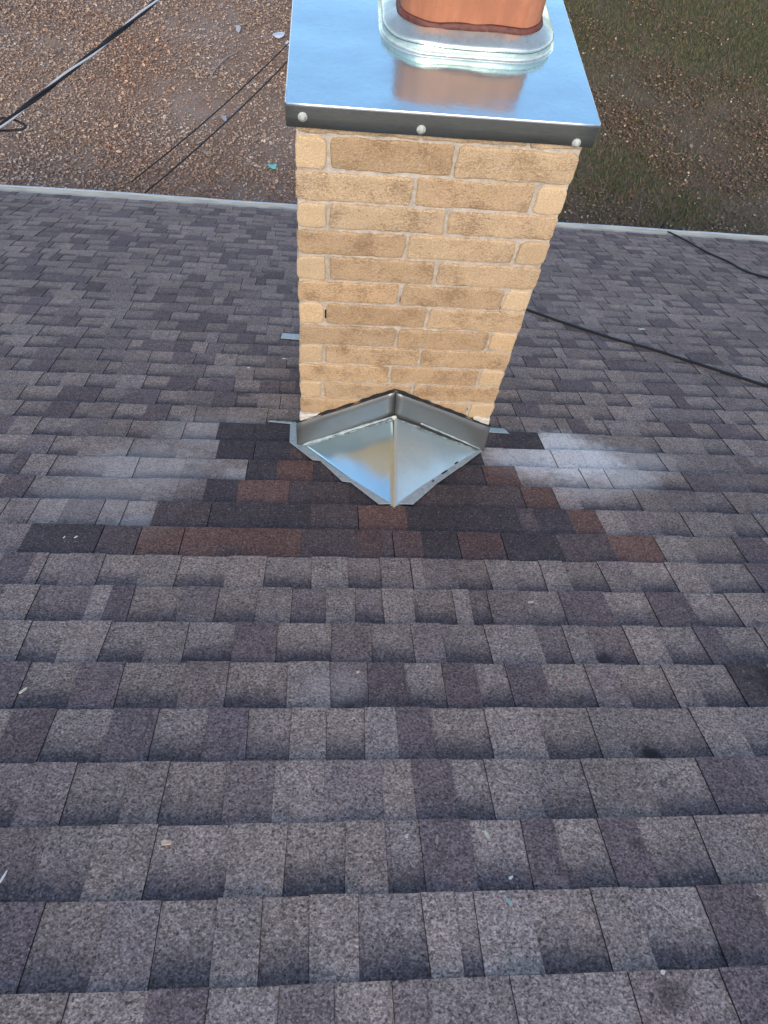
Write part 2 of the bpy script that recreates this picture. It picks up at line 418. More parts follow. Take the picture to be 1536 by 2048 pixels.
GREEN = [(4.9, 15.2, 2.4, .9), (7.8, 14.6, 2.4, 1.0), (10.5, 15.2, 2.0, 1), (4.5, 10.3, 1.1, 1.0), (5.3, 9.4, .8, .8), (4.0, 11.6, .7, .8), (6.6, 8.9, .6, .4), (-4.6, 12.9, .8, .25), (3.2, 9.2, .5, .5), (7, 17.5, 5, 1)]
def green_at(x, y):
    g = 0
    for (a, b, r, k) in GREEN: g = max(g, k * math.exp(-((x - a) ** 2 * .8 + (y - b) ** 2 * 1.3) / (r * r)))
    return g
N = 300000
xs = rng.uniform(-7.5, 12.5, N); ys = rng.uniform(6.5, 19, N)
keep = []; cols = []
pal_l = np.array([(.42, .305, .225), (.33, .228, .165), (.48, .375, .29), (.22, .150, .115), (.39, .255, .165), (.62, .52, .42)])
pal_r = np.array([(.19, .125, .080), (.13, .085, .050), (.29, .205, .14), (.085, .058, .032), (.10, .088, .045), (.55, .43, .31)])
prob = np.array([.27, .26, .13, .18, .13, .03])
for i in range(N):
    x, y = xs[i], ys[i]
    d = noise.noise(Vector((x * .7, y * .7, 3))) + .5 * noise.noise(Vector((x * 2.1, y * 2.1, 8)))
    g = green_at(x, y)
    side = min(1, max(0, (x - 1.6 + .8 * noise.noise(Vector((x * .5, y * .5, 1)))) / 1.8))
    bare = math.exp(-((x + .9) ** 2 * .8 + (y - 12.4) ** 2 * .35)) + .7 * math.exp(-((x + 3.4) ** 2 * .4 + (y - 11.3) ** 2 * 4))
    p = .90 + .8 * d - .80 * g - .50 * bare - .22 * side
    if random.random() < p:
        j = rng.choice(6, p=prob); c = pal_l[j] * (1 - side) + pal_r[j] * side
        sat = 1.12 + .45 * noise.noise(Vector((x * .8, y * .8, 5)))
        c = c * np.array([1, 1 / (sat * .5 + .5), 1 / sat]) * random.uniform(.7, 1.3)
        keep.append(i); cols.append(c)
keep = np.array(keep)
flakes('leaf_litter', xs[keep], ys[keep], .046, np.clip(np.array(cols), 0, 1), M_LEAF, tilt=.35)
# grass
N = 200000
xs = rng.uniform(2.2, 12.5, N); ys = rng.uniform(7.5, 19, N); V = []; F = []; cl = []
for i in range(N):
    x, y = float(xs[i]), float(ys[i]); g = green_at(x, y)
    g2 = .10 + 1.0 * g + .35 * noise.noise(Vector((x * 1.4, y * 1.4, 9)))
    if x < 3.2: g2 *= (x - 2.2)
    if random.random() > g2: continue
    h = random.uniform(.03, .085); a = random.uniform(0, 6.28); ww = random.uniform(.004, .009)
    lx, ly = random.gauss(0, .035), random.gauss(0, .035)
    dx, dy = math.cos(a) * ww, math.sin(a) * ww; k = len(V)
    V += [(x - dx, y - dy, GZ), (x + dx, y + dy, GZ), (x + lx, y + ly, GZ + h)]
    F.append((k, k + 1, k + 2))
    if random.random() < .22 + .35 * (1 - min(1, g)): c = (random.uniform(.16, .26), random.uniform(.12, .19), random.uniform(.06, .10))
    else:
        t = random.uniform(.7, 1.3); c = (.075 * t, .092 * t, .030 * t)
    cl += [*c, 1] * 3
me = bpy.data.meshes.new('grass'); me.from_pydata(V, [], F)
me.color_attributes.new('col', 'FLOAT_COLOR', 'CORNER').data.foreach_set('color', np.array(cl, dtype=np.float32))
o = obj('grass', me, M_GRASS); o['kind'] = 'stuff'

# ------------------------------------------------------------ house
house = thing('house', 'house under a purplish grey asphalt shingle roof sloping down to a white gutter', 'house', (1.5, 0, 0))
TONE = {'T': (.318, .242, .206), 'M': (.254, .190, .170), 'B': (.322, .245, .208), 'b': (.254, .189, .170), 'D': (.178, .130, .128),
        'K': (.082, .064, .066), 'P': (.124, .088, .084), 'N': (.185, .100, .078), 'n': (.175, .096, .076), 'R': (.155, .094, .084)}
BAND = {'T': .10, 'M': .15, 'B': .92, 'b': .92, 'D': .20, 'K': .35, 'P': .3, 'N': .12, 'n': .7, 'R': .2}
RAISED = 'TMDKPNR'
random.seed(21)
class Shingles:
    def __init__(s): s.V = []; s.F = []; s.M = []; s.UV = []; s.COL = []
    def quad(s, ps, m_, uv, col):
        k = len(s.V); s.V += ps; s.F.append((k, k + 1, k + 2, k + 3)); s.M.append(m_); s.UV += uv; s.COL += [col] * 4
    def seg(s, k, x0, x1, kind, gapL, gapR, tl, tr):
        sa = S0 + k * EX; jb = random.uniform(-.0012, .0012)
        c = TONE[kind]; t = random.uniform(.86, 1.14); hu = random.uniform(-.025, .025)
        if kind in 'TMBbD': t *= 1 + .10 * noise.noise(Vector((x0 * 1.3, sa * 1.3, 4)))
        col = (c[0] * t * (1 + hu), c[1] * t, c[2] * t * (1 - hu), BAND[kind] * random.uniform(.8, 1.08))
        up = .0031 if kind in RAISED else 0.0
        if kind == 'K' or kind in 'PNnR': up = .003 + random.uniform(0, .0015)
        NV = 4
        def P(x, v, dz=0):
            # v: 0 upslope .. 1 butt edge ; -0.08 tucks under the course above
            sv = sa + v * EX + (jb if v == 1 else 0)
            wv = .0022 * noise.noise(Vector((x * 2.2, k * .37, 0))) + .0030 * noise.noise(Vector((x * .45, k * .13, 5)))
            hz = .0065 * max(v, 0) + up - (.002 if v < 0 else 0)
            hz += .0035 * noise.noise(Vector((x * 1.1, sv * 1.1, 2))) + (.0018 * noise.noise(Vector((x * 5, sv * 5, 7))) * v)
            return (x, sv + wv + drift(x, sv), hz + dz)
        def X(side, v):
            return (x0 + gapL + tl * v) if side == 0 else (x1 - gapR + tr * v)
        vs = [-.10, 0, .35, .7, 1.0]
        W_ = x1 - x0; nx = max(1, int(W_ / .12))
        for a in range(4):
            va, vb = vs[a], vs[a + 1]
            for ix in range(nx):
                f0, f1 = ix / nx, (ix + 1) / nx
                XA = lambda f, v: X(0, v) * (1 - f) + X(1, v) * f
                pa = [P(XA(f0, vb), vb), P(XA(f1, vb), vb), P(XA(f1, va), va), P(XA(f0, va), va)]
                pa = pa[::-1]
                s.quad(pa, 0, [(f0, va), (f1, va), (f1, vb), (f0, vb)], col)
            s.quad([P(X(0, va), va), P(X(0, vb), vb), P(X(0, vb), vb, -.012), P(X(0, va), va, -.012)], 1, [(0, va)] * 4, col)
            s.quad([P(X(1, vb), vb), P(X(1, va), va), P(X(1, va), va, -.012), P(X(1, vb), vb, -.012)], 1, [(0, va)] * 4, col)
        s.quad([P(X(1, 1), 1), P(X(0, 1), 1), P(X(0, 1), 1, -.010), P(X(1, 1), 1, -.010)], 1, [(0, 0)] * 4, col)
    def mesh(s, name):
        me = bpy.data.meshes.new(name); me.from_pydata(s.V, [], s.F)
        me.polygons.foreach_set('material_index', s.M)
        me.uv_layers.new(name='uv').data.foreach_set('uv', np.array(s.UV, dtype=np.float32).ravel())
        me.color_attributes.new('col', 'FLOAT_COLOR', 'CORNER').data.foreach_set('color', np.array(s.COL, dtype=np.float32).ravel())
        me.update(); return me
def random_run(xa, xb, k):
    """tabs filling xa..xb, as a list of (kind, right edge)"""
    out = []; x = xa; last = 'B'
    while x < xb - 1e-6:
        if last in 'Bb':
            kind = random.choices(['T', 'M', 'D'], [.42, .26, .32])[0]; wd = random.choice([.055, .085, .10, .10, .12, .15])
        elif random.random() < .16:
            kind = random.choice(['T', 'M', 'D']); wd = random.uniform(.05, .11)
        else:
            kind = random.choices(['B', 'b'], [.8, .2])[0]; wd = random.choice([.06, .09, .105, .12, .135, .15])
        wd *= random.uniform(.9, 1.1)
        x = min(x + wd, xb)
        if xb - x < .03: x = xb
        out.append((kind, x)); last = kind
    return out
sh = Shingles()
for k in range(-14, 43):
    sk = S0 + k * EX
    run = []
    if k in ROWS:
        r = ROWS[k]; firstx = r[1] - .09
        run = random_run(X_L, firstx, k) + [(r[i], r[i + 1]) for i in range(0, len(r) - 1, 2)]
        run.append((r[-1], r[-2] + .11))
        run += random_run(r[-2] + .11, X_R, k)
    else:
        run = random_run(X_L, X_R, k)
    x = X_L; nj = X_L + random.uniform(.2, 1.0); edges = []
    tap = 0.0; gl = .0003
    for i, (kind, xe) in enumerate(run):
        nxt = run[i + 1][0] if i + 1 < len(run) else kind
        step = (kind in RAISED) != (nxt in RAISED)
        tr = random.uniform(-.0045, .0045) if step else 0.0
        gr = .0004 if step else random.choice([.0003, .0003, .0014])
        for cut in ((-.083, .609),) if S0 + k * EX > 2.36 and S0 + (k + 1) * EX < 3.36 else ():
            pass
        sh.seg(k, x, xe, kind, gl, gr, tap, tr)
        x = xe; tap = tr; gl = gr
roof = obj('roof', sh.mesh('roof'), [M_SH, M_TAR], house, ROOFM)
# underlay and deck: real thickness under the shingles, seen only at the edges
bm = bmesh.new(); 
vs = []
for (x, s_) in ((X_L, S_RIDGE), (X_R, S_RIDGE), (X_R, S_EAVE + drift(X_R, S_EAVE)), (X_L, S_EAVE + drift(X_L, S_EAVE))): vs.append((x, s_, -.006))
sheet(bm, [Vector((a, b, c - .02)) for a, b, c in vs], .018, (0, 0, 1))
obj('roof_deck', bm, M_TAR, house, ROOFM)
# far slope behind the ridge, ridge caps
RZ = rp(0, S_RIDGE)
bm = bmesh.new()
y1 = RZ.y - 5.2; z1 = RZ.z - 5.2 * math.tan(TH)
f = sheet(bm, [(X_L, RZ.y - .01, RZ.z - .01), (X_L, y1, z1), (X_R, y1, z1), (X_R, RZ.y - .01, RZ.z - .01)], .02, (0, -math.sin(TH), math.cos(TH)))
for xx in np.arange(X_L, X_R, .2):
    tube(bm, [(xx, RZ.y, RZ.z + .004), (xx + .215, RZ.y, RZ.z + .014)], .05, 8, flat=(0, 0, 1, .35))
me = bpy.data.meshes.new('rear_slope'); bm.to_mesh(me); bm.free()
me.color_attributes.new('col', 'FLOAT_COLOR', 'CORNER').data.foreach_set('color', np.tile(np.array([.12, .108, .118, 0], dtype=np.float32), len(me.loops)))
me.uv_layers.new(name='uv'); obj('rear_slope', me, M_SH, house)
# walls
bm = bmesh.new(); E0 = rp(0, S_EAVE)
box(bm, X_L + .4, X_R - .4, y1 + .5, E0.y - .55, GZ, E0.z + .05)
g = [(X_L + .42, y1 + .5, E0.z + .04), (X_L + .42, E0.y - .55, E0.z + .04), (X_L + .42, RZ.y, RZ.z - .1)]
sheet(bm, g, X_R - X_L - .84, (1, 0, 0))
obj('wall', bm, M_WALL, house)
# soffit, fascia, gutter along the eave
def eave_pt(x, ds=0, dz=0):
    s_ = S_EAVE + drift(x, S_EAVE); p = rp(x, s_ + ds); return Vector((p.x, p.y, p.z + dz))
bm = bmesh.new()
a, b = eave_pt(X_L, -.05), eave_pt(X_R, -.05)
for da, db, z0, z1_ in (((-.02), .0, -.20, -.035),):
    P = [(a.x, a.y + da, a.z + z0), (b.x, b.y + da, b.z + z0), (b.x, b.y + da, b.z + z1_), (a.x, a.y + da, a.z + z1_)]
    sheet(bm, P, .02, (0, 1, 0))
P = [(a.x, a.y - .02, a.z - .20), (b.x, b.y - .02, b.z - .20), (b.x, E0.y - .6, b.z - .20), (a.x, E0.y - .6, a.z - .20)]
sheet(bm, P[::-1], .012, (0, 0, -1))
obj('fascia', bm, M_GUT, house)
bm = bmesh.new()
prof = [(0.0, -.012), (-.012, -.012), (-.012, -.125), (.075, -.125), (.105, -.06), (.108, -.008), (.088, -.004), (.086, -.010), (.103, -.014), (.100, -.058), (.071, -.119), (-.006, -.119), (-.006, -.02), (0, -.02)]
xsn = np.linspace(X_L, X_R, 60); rings = []
for x in xsn:
    e = eave_pt(x, -.035)
    wob = .006 * noise.noise(Vector((x * .8, 3, 0))) + .003 * noise.noise(Vector((x * 3, 9, 0)))
    # the strip seen from above: drip edge apron joined to the gutter lip
    rings.append([bm.verts.new((x, e.y + py + .0 + wob * (py > .05), e.z + pz + wob)) for py, pz in prof])
for i in range(len(rings) - 1):
    for j in range(len(prof)):
        k2 = (j + 1) % len(prof); bm.faces.new((rings[i][j], rings[i + 1][j], rings[i + 1][k2], rings[i][k2]))
for rg in (rings[0], rings[-1]): bm.faces.new(rg)
bmesh.ops.recalc_face_normals(bm, faces=bm.faces)
obj('gutter', bm, M_GUT, house)
bm = bmesh.new(); rings = []
for x in xsn:
    e = eave_pt(x, 0); d = DR
    w_ = .030 + .004 * noise.noise(Vector((x * 1.5, 1, 0)))
    A = rp(x, S_EAVE + drift(x, S_EAVE) - .02, .0035 - .006); B = rp(x, S_EAVE + drift(x, S_EAVE) + w_ , -.006 )
    rings.append([bm.verts.new(A), bm.verts.new(B), bm.verts.new(B + Vector((0, .002, -.03))), bm.verts.new(B + Vector((0, -.004, -.03))), bm.verts.new(B + Vector((0, -.004, -.004))), bm.verts.new(A - NR * .003)])
for i in range(len(rings) - 1):
    for j in range(6):
        k2 = (j + 1) % 6; bm.faces.new((rings[i][j], rings[i + 1][j], rings[i + 1][k2], rings[i][k2]))
for rg in (rings[0], rings[-1]): bm.faces.new(rg)
bmesh.ops.recalc_face_normals(bm, faces=bm.faces)
obj('drip_edge', bm, M_GUT, house)

# ------------------------------------------------------------ chimney
YF, XL, XR, YB = 1.589, -.081, .607, 2.449
chim = thing('chimney', 'buff brick chimney with a sheet metal cap and clay flue rising through the shingle roof', 'chimney', (.263, 2.02, H0 - 2.3))
ZM = [-.905, -.988, -1.078, -1.165, -1.246, -1.330, -1.416, -1.500, -1.587, -1.673, -1.759, -1.845, -1.929, -2.015, -2.100, -2.185, -2.27, -2.355, -2.44, -2.525, -2.61, -2.70]
random.seed(33); JT = 0.0046     # half joint
bm = bmesh.new(); lay = bm.loops.layers.float_color.new('col')
def brick(x0, x1, y0, y1, z0, z1, smoothb=False):
    before = set(bm.faces)
    rr = .0060
    jx, jz = random.uniform(-.0018, .0018), random.uniform(-.0015, .0015)
    X0, X1, Z0, Z1 = x0 + JT + jx, x1 - JT + jx, z0 + JT + jz, z1 - JT + jz * .6
    box(bm, X0, X1, y0, y1, Z0, Z1, rr, 3)
    new = [f for f in bm.faces if f not in before]
    front = y0 < YF + .01
    for axis, stp in ((0, .011), (2, .011)) if front else ():
        es = [e for e in {e for f in new for e in f.edges} if abs(e.verts[0].co[axis] - e.verts[1].co[axis]) > .02]
        L = (X1 - X0) if axis == 0 else (Z1 - Z0)
        if es: bmesh.ops.subdivide_edges(bm, edges=es, cuts=max(1, int(L / stp)), use_grid_fill=True)
        new = [f for f in bm.faces if f not in before]
    vs = {v for f in new for v in f.verts}
    sd = Vector((random.uniform(0, 50), 0, 0)); dy = random.uniform(-.0018, .0018)
    rc = [random.uniform(.006, .016) * (1.3 if smoothb else 1) for _ in range(4)]
    rough = .35 if smoothb else 1.0
    if x0 < XL + .01: rc[0] *= 1.1; rc[2] *= 1.1
    if x1 > XR - .01: rc[1] *= 1.2; rc[3] *= 1.2
    for v in vs:
        c = v.co
        for q_, (ex, ez, sx_, sz_) in enumerate(((X0, Z0, 1, 1), (X1, Z0, -1, 1), (X0, Z1, 1, -1), (X1, Z1, -1, -1))):
            u, w2 = (c.x - ex) * sx_, (c.z - ez) * sz_; R_ = rc[q_]
            if u < R_ and w2 < R_:
                d = math.hypot(R_ - u, R_ - w2)
                if d > R_:
                    k2 = R_ / d; c.x = ex + sx_ * (R_ - (R_ - u) * k2); c.z = ez + sz_ * (R_ - (R_ - w2) * k2)
        n_ = noise.noise_vector(c * 20 + sd) * .0040
        n2 = noise.noise_vector(c * 75 + sd) * .0022 + noise.noise_vector(c * 170 + sd) * .0012
        c.x += n_.x + n2.x * .7; c.z += n_.z + n2.z * .7; c.y += n_.y * .5 + dy + n2.y * 1.0 * rough
    t = random.uniform(.88, 1.12); h = random.uniform(-.035, .035)
    base = (.60, .425, .245) if smoothb else (.62, .43, .25)
    col = (base[0] * t, base[1] * t * (1 + h), base[2] * t * (1 + 2 * h), .10 if smoothb else random.uniform(.75, 1.0))
    for f in new:
        f.smooth = True
        for l in f.loops: l[lay] = col
PR = .010   # bricks stand this far proud of the mortar core
for i in range(len(ZM) - 1):
    z1_, z0 = ZM[i], ZM[i + 1]
    if i == 0: z1_ = -.912
    A = (i % 2 == 1)
    j1, j2 = (.003, .307) if A else (.219, .519)
    j1 += random.uniform(-.005, .005); j2 += random.uniform(-.005, .005)
    D = .09
    if i == 0: j1, j2 = .214, .470
    if A:   # header (side brick end) at left
        brick(XL, j1, YF, YF + .29, z0, z1_, True); brick(j1, j2, YF, YF + D, z0, z1_); brick(j2, XR, YF, YF + D, z0, z1_)
        sl = [YF + .29, YF + .59, YB]; sr = [YF + D, YF + .39, YF + .69, YB]
    else:
        brick(XL, j1, YF, YF + D, z0, z1_); brick(j1, j2, YF, YF + D, z0, z1_); brick(j2, XR, YF, YF + .29, z0, z1_, i != 0)
        sl = [YF + D, YF + .39, YF + .69, YB]; sr = [YF + .29, YF + .59, YB]
    for a_, b_ in zip(sl, sl[1:]): brick(XL, XL + D, a_, b_, z0, z1_)
    for a_, b_ in zip(sr, sr[1:]): brick(XR - D, XR, a_, b_, z0, z1_)
    brick(XL + D, .22, YB - D, YB, z0, z1_); brick(.22, XR - D, YB - D, YB, z0, z1_)
bricks = obj('brickwork', bm, M_BR, chim)
# mortar core, slightly uneven
bm = bmesh.new()
M_ = .0072
def wall_grid(p0, ux, uz, nx, nz, nrm):
    g_ = [[bm.verts.new(Vector(p0) + Vector(ux) * (a / nx) + Vector(uz) * (b / nz) + Vector(nrm) * (.0042 * (noise.noise(Vector((a * .8, b * .9, nrm[0] * 7))) + .5 * noise.noise(Vector((a * .17, b * .12, 3))) + .25))) for b in range(nz + 1)] for a in range(nx + 1)]
    for a in range(nx):
        for b in range(nz):
            f = bm.faces.new((g_[a][b], g_[a + 1][b], g_[a + 1][b + 1], g_[a][b + 1])); f.smooth = True
zb, zt_ = -2.7, -.9115
wall_grid((XL + M_, YF + M_, zb), (XR - XL - 2 * M_, 0, 0), (0, 0, zt_ - zb), 90, 220, (0, -1, 0))
wall_grid((XR - M_, YB - M_, zb), (-(XR - XL - 2 * M_), 0, 0), (0, 0, zt_ - zb), 90, 220, (0, 1, 0))
wall_grid((XL + M_, YB - M_, zb), (0, -(YB - YF - 2 * M_), 0), (0, 0, zt_ - zb), 90, 220, (-1, 0, 0))
wall_grid((XR - M_, YF + M_, zb), (0, YB - YF - 2 * M_, 0), (0, 0, zt_ - zb), 90, 220, (1, 0, 0))
# black slivers painting the shade inside a few open joints and one weep joint
box(bm, .0005, .0058, YF + .0025, YF + .0065, -1.562, -1.527, .0015, 1, mi=1)
for (x, z, l) in ((.219, -1.475, .026), (.305, -1.31, .028), (.307, -1.14, .036), (.52, -1.49, .020), (.512, -1.968, .016)):
    pts = [Vector((x + .0018 * noise.noise(Vector((x * 30, t * 3, 1))), YF + .0055, z - l / 2 + l * t)) for t in np.linspace(0, 1, 9)]
    tube(bm, pts, [.0021 * (.25 + abs(noise.noise(Vector((x * 50, t * 4, 2)))) * 2) * math.sin(math.pi * min(.97, t + .03)) + .0002 for t in np.linspace(0, 1, 9)], 6, mi=1)
obj('mortar', bm, [M_MO, M_BLACK], chim)

# cap: folded sheet with turned-down edges
CX0, CX1, CY0, CY1, CZ, CB = -.0945, .617, 1.574, 2.464, -.907, -.962
bm = bmesh.new()
g_ = []; NX, NY = 24, 30
for a in range(NX + 1):
    col = []
    for b in range(NY + 1):
        x = CX0 + (CX1 - CX0) * a / NX; y = CY0 + (CY1 - CY0) * b / NY
        ed = min(a, NX - a, b, NY - b) / 3.0
        dz = .0016 * noise.noise(Vector((x * 5, y * 5, 1))) * min(1, ed)
        col.append(bm.verts.new((x, y, CZ + dz)))
    g_.append(col)
for a in range(NX):
    for b in range(NY):
        f = bm.faces.new((g_[a][b], g_[a + 1][b], g_[a + 1][b + 1], g_[a][b + 1])); f.smooth = True
cap = obj('cap', bm, M_CAP, chim)
bm = bmesh.new()
tk = .0022
def flange(p, q_, out, nseg=14):
    """vertical turned-down edge with a soft fold at the top, its highlight painted as brighter metal, and a slight wave"""
    p, q_, out = Vector(p), Vector(q_), Vector(out); rings = []
    for i in range(nseg + 1):
        t = i / nseg; c = p.lerp(q_, t)
        wv = .0014 * noise.noise(Vector((c.x * 7, c.y * 7, 3))); wb = .003 * noise.noise(Vector((c.x * 5, c.y * 5, 8)))
        pr = [(0, 0.0), (.0016, -.0004), (.0026, -.0022), (.0030, -.006), (.0026 + wv, -.030), (.0020 + wv * 2, CB - CZ + wb), (-.0008 + wv * 2, CB - CZ + wb), (-.0005, -.004)]
        rings.append([bm.verts.new(c + out * a + Vector((0, 0, b))) for a, b in pr])
    for i in range(nseg):
        for j in range(len(pr)):
            k2 = (j + 1) % len(pr); f = bm.faces.new((rings[i][j], rings[i + 1][j], rings[i + 1][k2], rings[i][k2])); f.smooth = True
            f.material_index = 1 if j < 3 else 0
    for rg in (rings[0], rings[-1]): bm.faces.new(rg)
flange((CX0, CY0, CZ), (CX1, CY0, CZ), (0, -1, 0)); flange((CX1, CY1, CZ), (CX0, CY1, CZ), (0, 1, 0))
flange((CX0, CY1, CZ), (CX0, CY0, CZ), (-1, 0, 0)); flange((CX1, CY0, CZ), (CX1, CY1, CZ), (1, 0, 0))
bmesh.ops.recalc_face_normals(bm, faces=bm.faces)
M_HEM = mat('fold_highlight', (.92, .92, .90), .38, 1.0)  # brighter metal colour paints the highlight along the top fold
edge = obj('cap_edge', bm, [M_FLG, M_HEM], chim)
for (x, z) in ((-.058, -.9365), (.210, -.947), (.575, -.9535)):
    bm = bmesh.new()
    prof = [(.0, -.0062), (.004, -.0058), (.0062, -.0042), (.0068, -.0026), (.0100, -.0022), (.0108, -.0008), (.0108, .0006)]
    rings = []
    for r_, y in prof:
        rings.append([bm.verts.new((x + r_ * math.cos(a * math.pi / 8), CY0 - .0030 + y, z + r_ * math.sin(a * math.pi / 8))) for a in range(16)] if r_ else [bm.verts.new((x, CY0 - .0030 + y, z))])
    for a in range(16): bm.faces.new((rings[0][0], rings[1][a], rings[1][(a + 1) % 16]))
    for i in range(1, len(prof) - 1):
        for a in range(16): f = bm.faces.new((rings[i][a], rings[i + 1][a], rings[i + 1][(a + 1) % 16], rings[i][(a + 1) % 16])); f.smooth = True
    bmesh.ops.recalc_face_normals(bm, faces=bm.faces)
    obj('screw', bm, M_SCREW, edge)

# rounded rectangle lofts for flue and collar
def rrect(x0, x1, y0, y1, r, z, n=8, wob=0, seed=0):
    out = []
    for cx, cy, a0 in ((x1 - r, y0 + r, -90), (x1 - r, y1 - r, 0), (x0 + r, y1 - r, 90), (x0 + r, y0 + r, 180)):
        for i in range(n + 1):
            a = R(a0 + 90 * i / n); p = Vector((cx + r * math.cos(a), cy + r * math.sin(a), z))
            out.append(p)
    res = []
    m_ = len(out)
    for i in range(m_):          # subdivide the long sides too
        p, q_ = out[i], out[(i + 1) % m_]; L = (q_ - p).length; k = max(1, int(L / .02)); 
        k = 10 if L > .06 else 1
        for j in range(k):
            t = p.lerp(q_, j / k)
            if wob: t = t + Vector((0, 0, wob * noise.noise(t * 14 + Vector((seed, 0, 0)))))+ Vector((1, 1, 0)) * (wob * .5 * noise.noise(t * 19 + Vector((seed, 5, 0))))
            res.append(t)
    return res
def loft(bm, rings, mi=0, closed=False):
    rv = [[bm.verts.new(p) for p in r_] for r_ in rings]
    for i in range(len(rv) - 1 + (1 if closed else 0)):
        A_, B_ = rv[i], rv[(i + 1) % len(rv)]
        for j in range(len(A_)):
            k2 = (j + 1) % len(A_); f = bm.faces.new((A_[j], A_[k2], B_[k2], B_[j])); f.smooth = True; f.material_index = mi[i] if isinstance(mi, list) else mi
FX0, FX1, FY0, FY1 = .166, .511, 1.850, 2.195
bm = bmesh.new()
def off(d, z, r=.07, w=0, sd=0): return rrect(FX0 - d, FX1 + d, FY0 - d, FY1 + d, r + d, z, wob=w, seed=sd)
FT = CZ + .150
loft(bm, [off(0, CZ - .02), off(.0, CZ + .03), off(0.001, CZ + .10), off(0, FT - .006), off(-.004, FT), off(-.016, FT), off(-.019, FT - .006), off(-.019, CZ - .3)])
bmesh.ops.recalc_face_normals(bm, faces=bm.faces)
flue = obj('flue', bm, M_CLAY, chim)
bm = bmesh.new()
loft(bm, [off(.0005, CZ + .059, w=.006, sd=3), off(.0035, CZ + .056, w=.006, sd=3), off(.0055, CZ + .051, w=.004, sd=3), off(.0085, CZ + .0455, w=.005, sd=6), off(.001, CZ + .041)], closed=True)
bmesh.ops.recalc_face_normals(bm, faces=bm.faces)
obj('sealant', bm, M_RUST, flue)
bm = bmesh.new()
W = .0045
loft(bm, [off(.0, CZ + .048), off(.010, CZ + .0440, w=W), off(.026, CZ + .0350, w=W), off(.036, CZ + .0300, w=W), off(.0405, CZ + .0265, w=W), off(.0420, CZ + .0225, w=W), off(.0402, CZ + .0195, w=W), off(.0398, CZ + .0178, w=W),
          off(.0405, CZ + .0050, w=.002), off(.0425, CZ + .0018), off(.048, CZ + .0006), off(.048, CZ - .001), off(.0, CZ - .001)], mi=[0, 0, 0, 0, 0, 0, 1] + [0] * 6)
bmesh.ops.recalc_face_normals(bm, faces=bm.faces)
obj('collar', bm, [M_COL, M_BLKS], chim)  # black slot below the rim paints the shade of the gap there

# ------------------------------------------------------------ saddle flashing (the peaked metal cricket) on the uphill side
# roof corners of the pan
rz = lambda x, s_, n=0: rp(x, s_, n)
T_ = rz(.241, 1.945, -.004)
AP = Vector((.254, YF - .006, -2.006))
PL = rz(-.074, 2.388, .016); PRt = rz(.606, 2.394, .016)
PL.y = min(PL.y, YF - .006); PRt.y = min(PRt.y, YF - .006)
bm = bmesh.new()
def tri_pan(A_, B_, C_, n=22, sag=.000, sd=0):
    nn = (B_ - A_).cross(C_ - A_).normalized()
    if nn.z < 0: nn = -nn
    rows_ = []
    for i in range(n + 1):
        row = []
        for j in range(i + 1):
            p = A_.lerp(B_, i / n).lerp(A_.lerp(C_, i / n), (j / i) if i else 0)
            e = min(j, i - j, n - i) / n
            row.append(p - nn * (sag * 4 * e) + nn * (.0022 * noise.noise(p * 9 + Vector((sd, 0, 0))) * min(1, e * 8)))
        rows_.append(row)
    V_ = [[bm.verts.new(p) for p in row] for row in rows_]
    for i in range(n):
        for j in range(i + 1):
            f = bm.faces.new((V_[i][j], V_[i + 1][j], V_[i + 1][j + 1])); f.smooth = True
            if j < i: f = bm.faces.new((V_[i][j], V_[i + 1][j + 1], V_[i][j + 1])); f.smooth = True
tri_pan(T_, PL, AP, sd=1); tri_pan(T_, AP, PRt, sd=5)
bmesh.ops.remove_doubles(bm, verts=bm.verts, dist=.0004)
bmesh.ops.recalc_face_normals(bm, faces=bm.faces)
if sum(f.normal.z for f in bm.faces) < 0: bmesh.ops.reverse_faces(bm, faces=bm.faces)
r_ = bmesh.ops.solidify(bm, geom=bm.faces[:], thickness=.0012)
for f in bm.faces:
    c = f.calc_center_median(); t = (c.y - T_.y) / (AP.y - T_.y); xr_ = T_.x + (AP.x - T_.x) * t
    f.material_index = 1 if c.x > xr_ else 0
pan = obj('saddle_flashing', bm, [M_PAN, M_PAN2], chim)
